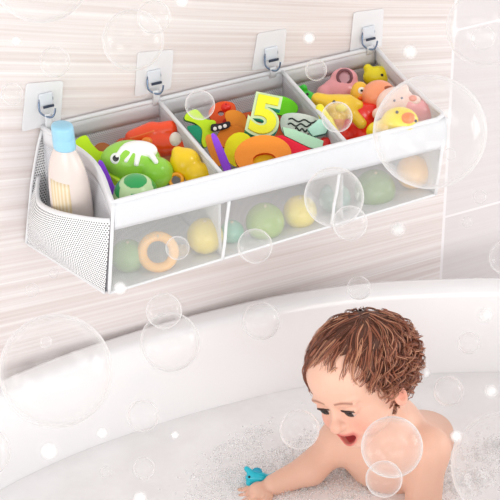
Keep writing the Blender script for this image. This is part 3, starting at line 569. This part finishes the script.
# ------------------------------------------------------------------ the child
HC = atY(361, 379, -.42); f_ = np.array([-.61, -.55, .57]); l_ = np.array([.70, .0, .70])
f_ /= np.linalg.norm(f_); l_ -= f_*(l_@f_); l_ /= np.linalg.norm(l_); u_ = -np.cross(f_, l_)*-1
VMn = np.array([RT, UP, BK]).T
Fh, Lh, Uh = VMn@f_, VMn@l_, VMn@u_
HS = .0106                                                    # metres per head unit (cm)
def h2w(p): p = np.atleast_2d(p); return HC+HS*(p[:, :1]*Lh+p[:, 1:2]*Fh+p[:, 2:3]*Uh)
def w2h(P): q = P-HC.astype(P.dtype); return np.stack([q@Lh.astype(P.dtype), q@Fh.astype(P.dtype), q@Uh.astype(P.dtype)], 1)/HS
EX, EY, EZ = 2.55, 6.3, -.9
def head_sdf(q):
    x = np.abs(q[:, 0]); m = np.stack([x, q[:, 1], q[:, 2]], 1)
    d = dell(m, (0, -1.3, 2.2), (7.3, 8.6, 6.9))
    d = smin(d, dell(m, (0, 2.4, -2.6), (5.6, 4.9, 5.6)), 2.2)
    d = smin(d, dell(m, (0, 3.2, 3.2), (5.4, 4.5, 4.4)), 2.0)
    d = smin(d, dsph(m, (3.25, 4.5, -3.9), 2.35), 1.5)
    d = smin(d, dell(m, (0, 5.2, -7.1), (2.2, 1.9, 1.5)), 1.6)
    d = smin(d, dell(m, (0, 5.9, -4.9), (2.6, 1.9, 2.0)), 1.2)
    d = smax(d, -dell(m, (2.55, 8.1, -.8), (1.75, 1.5, 1.15)), .9)             # sockets
    d = smin(d, dell(m, (2.5, 6.7, .65), (2.1, .75, .5)), .9)                 # brow
    d = smin(d, dell(m, (EX, EY, EZ+.25), (1.62, 1.38, 1.12)), .35)            # lids
    d = smax(d, -dell(m, (EX, EY+1.25, EZ-.02), (1.28, .9, .60)), .12)          # eye opening
    d = smin(d, dcap(m, (0, 6.9, -.6), (0, 8.1, -2.6), .55, .8), .8)           # nose bridge
    d = smin(d, dsph(m, (0, 8.35, -3.05), 1.02), .5)
    d = smin(d, dsph(m, (.85, 7.5, -3.2), .58), .4)
    d = smax(d, -dsph(m, (.45, 8.3, -4.05), .26), .15)
    # open mouth with lips
    t = np.clip(x/2.0, 0, 1); zc = -5.95+.75*t*t
    e = np.sqrt((q[:, 0]/1.95)**2+((q[:, 2]-zc)/.98)**2)
    lip = np.hypot((e-1)*1.05, (q[:, 1]-(7.35-.75*t*t))*.9)-.36
    lip = np.where(np.abs(q[:, 1]-7) < 2.5, lip, 3)
    d = smin(d, lip, .35)
    d = smax(d, -dell(np.stack([q[:, 0], q[:, 1], q[:, 2]-.75*t*t], 1), (0, 7.4, -6.0), (1.85, 2.2, .80)), .25)
    # ears
    ea = dell(m, (7.0, .1, -2.5), (.8, 1.25, 1.75)); ea = smax(ea, -dell(m, (7.8, .3, -2.2), (.7, .75, 1.05)), .3)
    d = smin(d, ea, .5)
    return d
V3 = lambda *a: np.array(a, float)
neckA = h2w((0, -2.8, -4.5))[0]
NK = V3(.432, -.392, -.478); SL = V3(.474, -.456, -.508); SR = V3(.378, -.338, -.535)
PEL = V3(.56, -.30, -.66); CH = (SL+SR)/2+V3(.03, .02, -.045)
EL, WL = V3(.445, -.50, -.635), V3(.37, -.50, -.68)
ER, WR = V3(.315, -.345, -.573), V3(.250, -.338, -.588)
hdir = (WR-ER)/np.linalg.norm(WR-ER); hs = np.cross(hdir, [0, 0, 1.]); hs /= np.linalg.norm(hs)       # hs points sideways
PALM = WR+hdir*.028+V3(0, 0, -.003)
fing = []
for i, (o_, ln) in enumerate(((-.018, .030), (-.006, .036), (.006, .034), (.017, .026))):
    a = PALM+hdir*.012+hs*o_; b = a+hdir*ln*.55+hs*o_*.25+V3(0, 0, -.001); c = b+hdir*ln*.45+V3(0, 0, -.010); fing.append((a, b, c))
thumb = (PALM-hdir*.010-hs*.018, PALM+hdir*.006-hs*.034, PALM+hdir*.022-hs*.036)
def body_sdf(P):
    q = w2h(P); hd = head_sdf(q)*HS
    d = dcap(P, neckA, NK, .036, .036)
    d = smin(d, dcap(P, SL, SR, .036, .034), .045)
    a = CH; t = dcap(P, CH, PEL, .072, .080); d = smin(d, t, .06)
    d = smin(d, dcap(P, NK+V3(.01, .005, -.01), CH, .045, .06), .03)
    d = smin(d, dsph(P, SL, .036), .015); d = smin(d, dsph(P, SR, .034), .015)
    d = smin(d, smin(dcap(P, SL, EL, .034, .029), dcap(P, EL, WL, .029, .022), .01), .016)
    d = smin(d, smin(dcap(P, SR, ER, .031, .0265), dcap(P, ER, WR, .0265, .0185), .01), .014)
    # seated legs folded under the water
    for s_ in (-1, 1):
        hip = PEL+V3(.03*s_, -.05*s_, -.02); knee = hip+V3(-.16, -.02-.05*s_, -.03)
        d = smin(d, dcap(P, hip, knee, .052, .04), .02); d = smin(d, dcap(P, knee, knee+V3(.13, -.02*s_, -.02), .038, .026), .015)
    d = smin(d, dsph(P, PALM, .0185), .008)
    for a, b, c in fing: d = smin(d, smin(dcap(P, a, b, .0065, .006), dcap(P, b, c, .006, .005), .002), .003)
    d = smin(d, smin(dcap(P, thumb[0], thumb[1], .0085, .007), dcap(P, thumb[1], thumb[2], .007, .0058), .003), .005)
    return smin(d, hd, .016)
skin = lin((241, 192, 168)); 
def skin_col(V):
    q = w2h(V.astype(float)); x = np.abs(q[:, 0]); c = np.tile(np.array(skin), (len(V), 1))
    def mixin(w_, rgb): c[:] = c*(1-w_[:, None])+np.array(lin(rgb))*w_[:, None]
    g = lambda p, s_: np.exp(-((x-p[0])**2+(q[:, 1]-p[1])**2+(q[:, 2]-p[2])**2)/s_**2)
    mixin(.55*g((3.6, 6.2, -3.6), 2.2), (238, 150, 130)); mixin(.4*g((0, 8.8, -3.0), 1.0), (236, 152, 134)); mixin(.6*g((7.6, .1, -2.4), 1.6), (236, 140, 118))
    mixin(.35*g((2.35, 7.0, .2), 1.3), (226, 150, 128))
    t = np.clip(x/2.0, 0, 1); zc = -5.95+.75*t*t; e = np.sqrt((q[:, 0]/1.95)**2+((q[:, 2]-zc)/.98)**2); fr = (q[:, 1] > 5) & (np.abs(q[:, 2]+5.6) < 2.3)
    mixin(np.where(fr, np.exp(-((e-1)/.30)**2), 0)*.85, (214, 96, 92))
    inside = (e < .86) & (q[:, 1] < 7.35) & (q[:, 1] > 3) & (np.abs(q[:, 2]+5.7) < 1.5); mixin(inside*.92, (120, 30, 34))
    tongue = inside & (q[:, 2] < -6.35); mixin(tongue*.8, (214, 84, 84))
    # brows
    for_ = np.exp(-((q[:, 2]-(.72+.30*np.cos((x-2.6)*.9)))/.19)**2)*(x > 1.0)*(x < 4.3)*(q[:, 1] > 4); mixin(for_*.8, (140, 84, 60))
    lash = np.exp(-((q[:, 2]-(EZ+.42-.16*((x-EX)/1.2)**2))/.16)**2)*(np.abs(x-EX) < 1.35)*(q[:, 1] > 6.2); mixin(lash*.95, (44, 26, 20))
    return c
skinm = mat('child_skin', attr=True, rough=.42, sss=.12, spec=.4)
ch = empty('person', (PEL[0], PEL[1], -.80)); tag(ch, 'smiling curly haired toddler sitting in the bath, leaning forward and reaching for a toy', 'person')
chi = Matrix.Translation(-ch.location)
def CP(o, par=ch): o.parent = par; o.matrix_parent_inverse = chi if par == ch else Matrix.Identity(4); return o
bodyo = CP(blob('body', body_sdf, (.14, -.66, -.80), (.68, -.18, -.20), .0016, skinm, None, skin_col))
gaze = V3(-.22, 1, -.30); gaze /= np.linalg.norm(gaze)
for sx in (-1, 1):
    c = V3(EX*sx, EY-.12, EZ+.02)
    def ecol(V, c=c):
        n = (V-c)/np.linalg.norm(V-c, axis=1)[:, None]; k = n@gaze
        return np.where((k > .86)[:, None], np.array([.004, .003, .003]), np.where((k > .60)[:, None], np.array(lin((48, 28, 20))), np.array(lin((206, 190, 186)))))
    CP(blob('eyeball', lambda P, c=c: dsph(P, c, 1.28), c-1.8, c+1.8, .07, mat('eye_wet', attr=True, rough=.12, coat=.0), None, ecol, xf=h2w))
for sx in (-1, 1):                                            # upper lashes along each lid edge
    pts = [(sx*(EX+1.25*math.cos(t)), EY+1.32*math.sqrt(max(.05, 1-(1.0*math.cos(t))**2*.8)), EZ+.55*math.sin(t)-.05) for t in np.linspace(.12, math.pi-.12, 14)]
    CP(tube('eyelashes', h2w(pts), .17*HS, mat('lash', (50, 30, 24), .6), None, 6))
# hair
hc0, hr0 = V3(0, -1.3, 2.2), V3(7.3, 8.6, 6.9)
def zmin_h(y, x):
    front = 6.7-.10*(x+.5)**2-3.6*np.clip((-x-4.0)/2, 0, 1)
    return np.where(y > 3.2, np.maximum(front*np.clip((y-3.2)/1.6, 0, 1)+2.0*(1-np.clip((y-3.2)/1.6, 0, 1)), 1.5), np.interp(y, [-9, -6, -2.5, -1.0, .8, 2.0, 3.2], [-6.2, -6.2, -5.6, -3.0, -.9, -.2, 2.0]))
def cap_sdf(P):
    n = .22*np.sin(P[:, 0]*2.1+np.sin(P[:, 2]*1.3))*np.sin(P[:, 1]*1.9+1)*np.sin(P[:, 2]*1.6)
    d = dell(P, hc0, hr0+.45)-n*.6
    d = smax(d, (zmin_h(P[:, 1], P[:, 0])-P[:, 2])*.75, .5)
    return smax(d, -dell(P, hc0, hr0-.5), .3)
hairc = mat('hair_base', (92, 52, 36), .55)
hairo = CP(blob('hair', cap_sdf, (-9, -11, -8), (9, 10, 12), .28, hairc, None, None, xf=h2w))
crown = V3(.22, -.30, .92); crown /= np.linalg.norm(crown); cX = np.cross(crown, [0, 1, 0]); cX /= np.linalg.norm(cX); cY = np.cross(crown, cX)
hm = [mat('hair_strand_dark', (116, 64, 44), .34, spec=.7), mat('hair_strand_brown', (168, 100, 72), .34, spec=.7), mat('hair_strand_light', (212, 152, 118), .34, spec=.7)]
VF = [([], []) for _ in hm]
for lock in range(560):
    th0 = math.acos(1-random.random()*1.6); ph = random.uniform(0, 2*math.pi); n = 34; L_ = random.uniform(5.5, 9.5); ds = L_/n
    fz = random.uniform(1.5, 2.1); pz = random.uniform(0, 6.28); amp = random.uniform(.75, 1.35); lift = random.uniform(.35, .95); hand = random.choice((-1, 1)); bend = random.uniform(-.35, .35)
    wave = random.uniform(0, 6.28)
    P_, D_, T_, C_ = [], [], [], []; th = th0
    for i in range(n):
        t = i/(n-1); sw = ph+.25*t+bend*t*t
        dr = crown*math.cos(th)+(cX*math.cos(sw)+cY*math.sin(sw))*math.sin(th); q = hc0+dr*hr0
        low_ = min(1, max(0, (7.0-q[2])/7)); back = min(1, max(0, (3.2-q[1])/5)); curly = min(1, .10+.95*back*low_+.35*low_*low_)
        if q[2] < float(zmin_h(q[1], q[0]))-(.6+2.9*curly) or (abs(q[0]) > 5.4 and -1.3 < q[1] < 2.2 and q[2] < -1.3): break
        tn = np.cross(dr, crown); tn /= np.linalg.norm(tn)+1e-9
        P_.append(q); D_.append(dr); T_.append(tn); C_.append(curly); th += ds/8.2
    m_ = len(P_)
    if m_ < 9: continue
    for st in range(random.choice((4, 5, 6))):
        po, pa = random.uniform(-.2, .2), random.uniform(.85, 1.1); oo, ol = random.gauss(0, .17), random.gauss(0, .10); pts = []; ang = pz+po
        cut = random.uniform(.85, 1)
        for i in range(int(m_*cut)):
            t = i/(m_-1); c_ = C_[i]; a = amp*pa*(.06+.95*c_*min(1, t*1.6)); ang += hand*ds*fz*(.35+1.15*c_)
            conv = 1-.5*t-.4*c_; sway = .30*math.sin(wave+t*L_*.55)*(1-c_*.5)
            pts.append(P_[i]+D_[i]*(lift+ol+.25*c_+a*math.cos(ang))+T_[i]*(a*math.sin(ang)+oo*conv*1.6+sway))
        if len(pts) < 7: continue
        r = np.concatenate([np.linspace(.6, 1, 4), np.linspace(1, .35, len(pts)-4)])*random.uniform(.05, .09)*HS
        k = random.choices((0, 1, 2), (4, 5, 2))[0]
        tubemesh(h2w(np.array(pts)), r, 4, V=VF[k][0], F=VF[k][1])
for k in range(3): link('hair_strands', pymesh('hair_strands', *VF[k]), hm[k], hairo)

# ------------------------------------------------------------------ toy in the hand and foam
tq = toy('fish_toy', 'small turquoise plastic fish toy floating by the toddler\'s hand', 'toy', None, 257, 479, WZ+.012, [
    ('body', [('e', (0, 1, 0), (9, 5, 5)), ('c', (8, 0, 0), (14, 4, 0), 2.6, 2), ('c', (8, 0, 0), (13, -3, 0), 2.6, 2), ('c', (-4, 4, 1), (-8, 8, 0), 3, 2), ('c', (-6, -3, 0), (-4, -8, 0), 2.5, 2)], (34, 182, 200)),
    ('fin', [('e', (0, 6, 1), (4, 3, 1.6))], (20, 150, 176)), ('eye', [('s', (-6, 2, 4), 1)], (10, 40, 50))], k=1.5)
def suds(name, label, spots, count, rmin, rmax, seed):
    rs = np.random.default_rng(seed); V, F = [], []
    ico = bmesh.new(); bmesh.ops.create_icosphere(ico, subdivisions=2, radius=1); iv = np.array([v.co[:] for v in ico.verts]); fi = [tuple(v.index for v in f.verts) for f in ico.faces]; ico.free()
    for _ in range(count):
        cx_, cy_, sx, sy, ang = spots[rs.integers(len(spots))]; a, b_ = rs.normal(0, 1, 2); r = rmin+(rmax-rmin)*rs.random()**2.5
        x = cx_+a*sx*math.cos(ang)-b_*sy*math.sin(ang); y = cy_+a*sx*math.sin(ang)+b_*sy*math.cos(ang); g = math.exp(-(a*a+b_*b_)/1.2)
        if y > -.12 or y < -.75: continue
        z = WZ+r*.3+rs.random()*.008*g; base = len(V); V += list(iv*r*np.array([1, 1, .8])+[x, y, z]); F += [tuple(base+i for i in f) for f in fi]
    o = link(name, pymesh(name, V, F), foamm); tag(o, label, 'foam', kind='stuff'); return o
foamm = bpy.data.materials.new('bath_foam'); foamm.use_nodes = True; nt = foamm.node_tree; N = nt.nodes; L = nt.links; N.clear()
o_ = N.new('ShaderNodeOutputMaterial'); a_ = N.new('ShaderNodeBsdfTransparent'); b_ = N.new('ShaderNodeBsdfTranslucent'); c_ = N.new('ShaderNodeBsdfGlossy'); d_ = N.new('ShaderNodeBsdfDiffuse')
b_.inputs[0].default_value = d_.inputs[0].default_value = (1, 1, 1, 1); c_.inputs['Roughness'].default_value = .3
m1_ = N.new('ShaderNodeMixShader'); m1_.inputs[0].default_value = .5; L.new(b_.outputs[0], m1_.inputs[1]); L.new(d_.outputs[0], m1_.inputs[2])
m2_ = N.new('ShaderNodeMixShader'); m2_.inputs[0].default_value = .08; L.new(m1_.outputs[0], m2_.inputs[1]); L.new(c_.outputs[0], m2_.inputs[2])
m3_ = N.new('ShaderNodeMixShader'); m3_.inputs[0].default_value = .30; L.new(a_.outputs[0], m3_.inputs[1]); L.new(m2_.outputs[0], m3_.inputs[2]); L.new(m3_.outputs[0], o_.inputs[0])
def wz(u, v): p = atZ(u, v, WZ); return p[0], p[1]
sp_ = [(*wz(250, 470), .05, .02, .2), (*wz(290, 492), .04, .015, .1), (*wz(330, 480), .03, .015, 0), (*wz(300, 450), .04, .015, .3), (*wz(225, 490), .05, .02, 0), (*wz(360, 490), .03, .012, 0), (*wz(235, 450), .05, .015, .4)]
suds('bath_foam', 'soapy foam around the toddler\'s reaching arm and the turquoise toy', sp_, 1300, .0012, .0048, 3)
suds('bath_foam', 'soapy foam behind the toddler\'s back at the right of the tub', [(*wz(448, 485), .03, .015, 0), (*wz(480, 480), .04, .02, 0), (*wz(430, 470), .02, .01, 0), (*wz(495, 450), .03, .02, 0)], 900, .0012, .0055, 5)

# ------------------------------------------------------------------ soap bubbles in the air
bub = bpy.data.materials.new('soap_film'); bub.use_nodes = True; nt = bub.node_tree; N = nt.nodes; L = nt.links; N.clear()
out = N.new('ShaderNodeOutputMaterial'); tr = N.new('ShaderNodeBsdfTransparent'); gl = N.new('ShaderNodeBsdfGlossy'); gl.inputs['Roughness'].default_value = .14; df = N.new('ShaderNodeBsdfTranslucent'); df2 = N.new('ShaderNodeBsdfDiffuse')
df.inputs[0].default_value = df2.inputs[0].default_value = (1, 1, 1, 1)
lw = N.new('ShaderNodeLayerWeight'); lw.inputs[0].default_value = .5
def MM(op, a, b_=None):
    n = N.new('ShaderNodeMath'); n.operation = op; n.use_clamp = False
    for i, x in enumerate((a, b_)):
        if x is None: continue
        if isinstance(x, (int, float)): n.inputs[i].default_value = x
        else: L.new(x, n.inputs[i])
    return n.outputs[0]
fz_ = lw.outputs['Facing']
ge = N.new('ShaderNodeNewGeometry'); noi = N.new('ShaderNodeTexNoise'); tcb = N.new('ShaderNodeTexCoord'); noi.inputs['Scale'].default_value = 30; L.new(tcb.outputs['Object'], noi.inputs['Vector'])
fac = MM('ADD', MM('ADD', MM('MULTIPLY', MM('POWER', fz_, 3.6), 1.0), MM('MULTIPLY', MM('POWER', fz_, 1.6), .14)), .07)
mxa = N.new('ShaderNodeMixShader'); mxa.inputs[0].default_value = .5; L.new(df.outputs[0], mxa.inputs[1]); L.new(df2.outputs[0], mxa.inputs[2])
mxb = N.new('ShaderNodeMixShader'); mxb.inputs[0].default_value = .3; L.new(mxa.outputs[0], mxb.inputs[1]); L.new(gl.outputs[0], mxb.inputs[2])
mxc = N.new('ShaderNodeMixShader'); L.new(fac, mxc.inputs[0]); L.new(tr.outputs[0], mxc.inputs[1]); L.new(mxb.outputs[0], mxc.inputs[2]); L.new(mxc.outputs[0], out.inputs[0])
puff = bpy.data.materials.new('foam_puff'); puff.use_nodes = True; nt = puff.node_tree; N = nt.nodes; L = nt.links; b = N['Principled BSDF']  # white fading to clear at the edge, painted as blurred lens glow
b.inputs['Base Color'].default_value = (1, 1, 1, 1); b.inputs['Roughness'].default_value = .9
lw2 = N.new('ShaderNodeLayerWeight'); lw2.inputs[0].default_value = .5
def M2(op, a, v_): n = N.new('ShaderNodeMath'); n.operation = op; L.new(a, n.inputs[0]) ; n.inputs[1].default_value = v_; return n.outputs[0]
inv = N.new('ShaderNodeMath'); inv.operation = 'SUBTRACT'; inv.inputs[0].default_value = 1; L.new(lw2.outputs['Facing'], inv.inputs[1]); L.new(M2('MULTIPLY', M2('POWER', inv.outputs[0], 5.0), .8), b.inputs['Alpha'])
bm = bmesh.new(); bmesh.ops.create_uvsphere(bm, u_segments=96, v_segments=56, radius=1); sph = bpy.data.meshes.new('soap_bubble'); bm.to_mesh(sph); bm.free()
sph.polygons.foreach_set('use_smooth', [True]*len(sph.polygons)); sph.materials.append(bub)
sph2 = sph.copy(); sph2.materials.clear(); sph2.materials.append(puff)
# centre x, centre y, radius (pixels of the photo), distance in front of the wall, what it floats beside
bubbles = [
 (41, -28.5, 51.5, .22, 'large bubble cut by the top left corner of the view'), (133, 40, 31, .20, 'medium bubble above the second hook'),
 (154, 17, 17, .26, 'small bubble overlapping the top right of the bubble above the second hook'), (55, 62, 15.5, .14, 'small bubble just above the leftmost hook patch'),
 (12, 94, 11, .12, 'small bubble at the left edge beside the leftmost hook patch'), (484, 28, 38, .20, 'medium bubble in the top right corner'),
 (483, 38, 12, .30, 'small bubble inside the outline of the top right bubble'), (430, 132, 57, .46, 'huge bubble over the right end of the organizer'),
 (200, 105, 15, .30, 'small bubble over the lime yellow foam letter'), (316, 70, 11, .20, 'small bubble over the back hem of the right compartment'),
 (337, 117, 15.5, .38, 'small bubble over the yellow dinosaur toy'), (334, 197, 30, .40, 'medium bubble over the net below the second divider'),
 (350, 223, 17.5, .46, 'small bubble touching the lower edge of the medium bubble on the net'), (177.5, 248, 12, .36, 'small bubble over the ring toy behind the net'),
 (255, 246, 17.5, .38, 'small bubble over the net below the orange ring'), (56, 371, 57, .42, 'huge bubble at the lower left over the tub rim'),
 (170, 342, 30, .32, 'medium bubble on the tub rim below the organizer'), (164, 311, 18, .38, 'small bubble resting against the top of the rim bubble'),
 (143, 416, 16, .40, 'small bubble right of the huge lower left bubble'), (144, 468, 11, .44, 'small bubble near the bottom, left of the foam'),
 (-14, 452, 25, .34, 'bubble cut by the left edge below the huge lower left bubble'), (261, 321, 19, .30, 'small bubble over the tub rim left of the toddler'),
 (299.5, 429.5, 20, .48, 'small bubble beside the toddler\'s face above the reaching arm'), (392, 447, 31, .60, 'medium bubble in front of the toddler\'s shoulder'),
 (384, 479, 18.5, .64, 'small bubble below the bubble at the toddler\'s shoulder'), (448.5, 391, 15, .45, 'small bubble right of the toddler\'s curls'),
 (506, 466, 55, .62, 'large bubble cut by the lower right edge'), (469, 343, 11, .34, 'small bubble against the tub wall at the right'),
 (359, 288, 12, .30, 'small bubble just above the toddler\'s head'), (506, 258, 17, .20, 'bubble cut by the right edge above the tub rim'),
 (480, 197, 7, .16, 'tiny bubble on the pale tile below the huge organizer bubble'), (467, 222, 5.5, .16, 'tiny bubble right of the vertical tile joint'),
 (450, 154, 6, .34, 'tiny bubble at the right end of the front band'), (32, 290, 7, .14, 'tiny bubble on the wall above the huge lower left bubble'),
 (54, 273, 5, .12, 'tiny bubble below the side pocket net'), (46, 342, 6, .50, 'tiny bubble inside the huge lower left bubble'),
 (106, 472, 6, .36, 'tiny bubble near the bottom left of the view')]
flecks = [(16, 41, 6, .10, 'at the top left beside the leftmost hook'), (410, 52, 10, .14, 'right of the rightmost hook'), (309, 38, 8, .12, 'between the third and the rightmost hook'),  # blurry lens glow dots, modelled as small fading white spheres
 (120, 288, 9, .34, 'at the lower front corner of the organizer'), (49, 451, 11, .42, 'below the huge lower left bubble'), (102, 433, 7, .36, 'right of the huge lower left bubble'),
 (175, 435, 5, .40, 'right of the small bubble over the water'), (140, 498, 9, .44, 'at the bottom edge left of the foam'), (485, 315, 10, .30, 'on the tub wall at the far right'),
 (398, 229, 10, .20, 'on the wall below the right compartment'), (491, 391, 9, .46, 'above the large lower right bubble'), (456, 436, 8, .58, 'at the left rim of the large lower right bubble'),
 (425, 373, 7, .46, 'at the edge of the toddler\'s curls'), (182, 1, 8, .14, 'at the top edge above the second hook')]
def ball(u, v, r, dy, lb_, me, nm, pre, grp, cat):
    p = atY(u, v, -dy); o = bpy.data.objects.new(nm, me); COL.objects.link(o); o.location = p; o.scale = (pxs(p)*r,)*3
    tag(o, pre+lb_, cat, grp)
for u, v, r, dy, lb_ in bubbles: ball(u, v, r, dy, lb_, sph, 'soap_bubble', 'clear soap ', 'soap bubbles drifting in the air', 'bubble')
for u, v, r, dy, lb_ in flecks: ball(u, v, r, dy, lb_, sph2, 'foam_fleck', 'tiny soft white foam fleck ', 'foam flecks drifting in the air', 'foam')
for o in bpy.data.objects:
    if 'pxs' in o: del o['pxs']
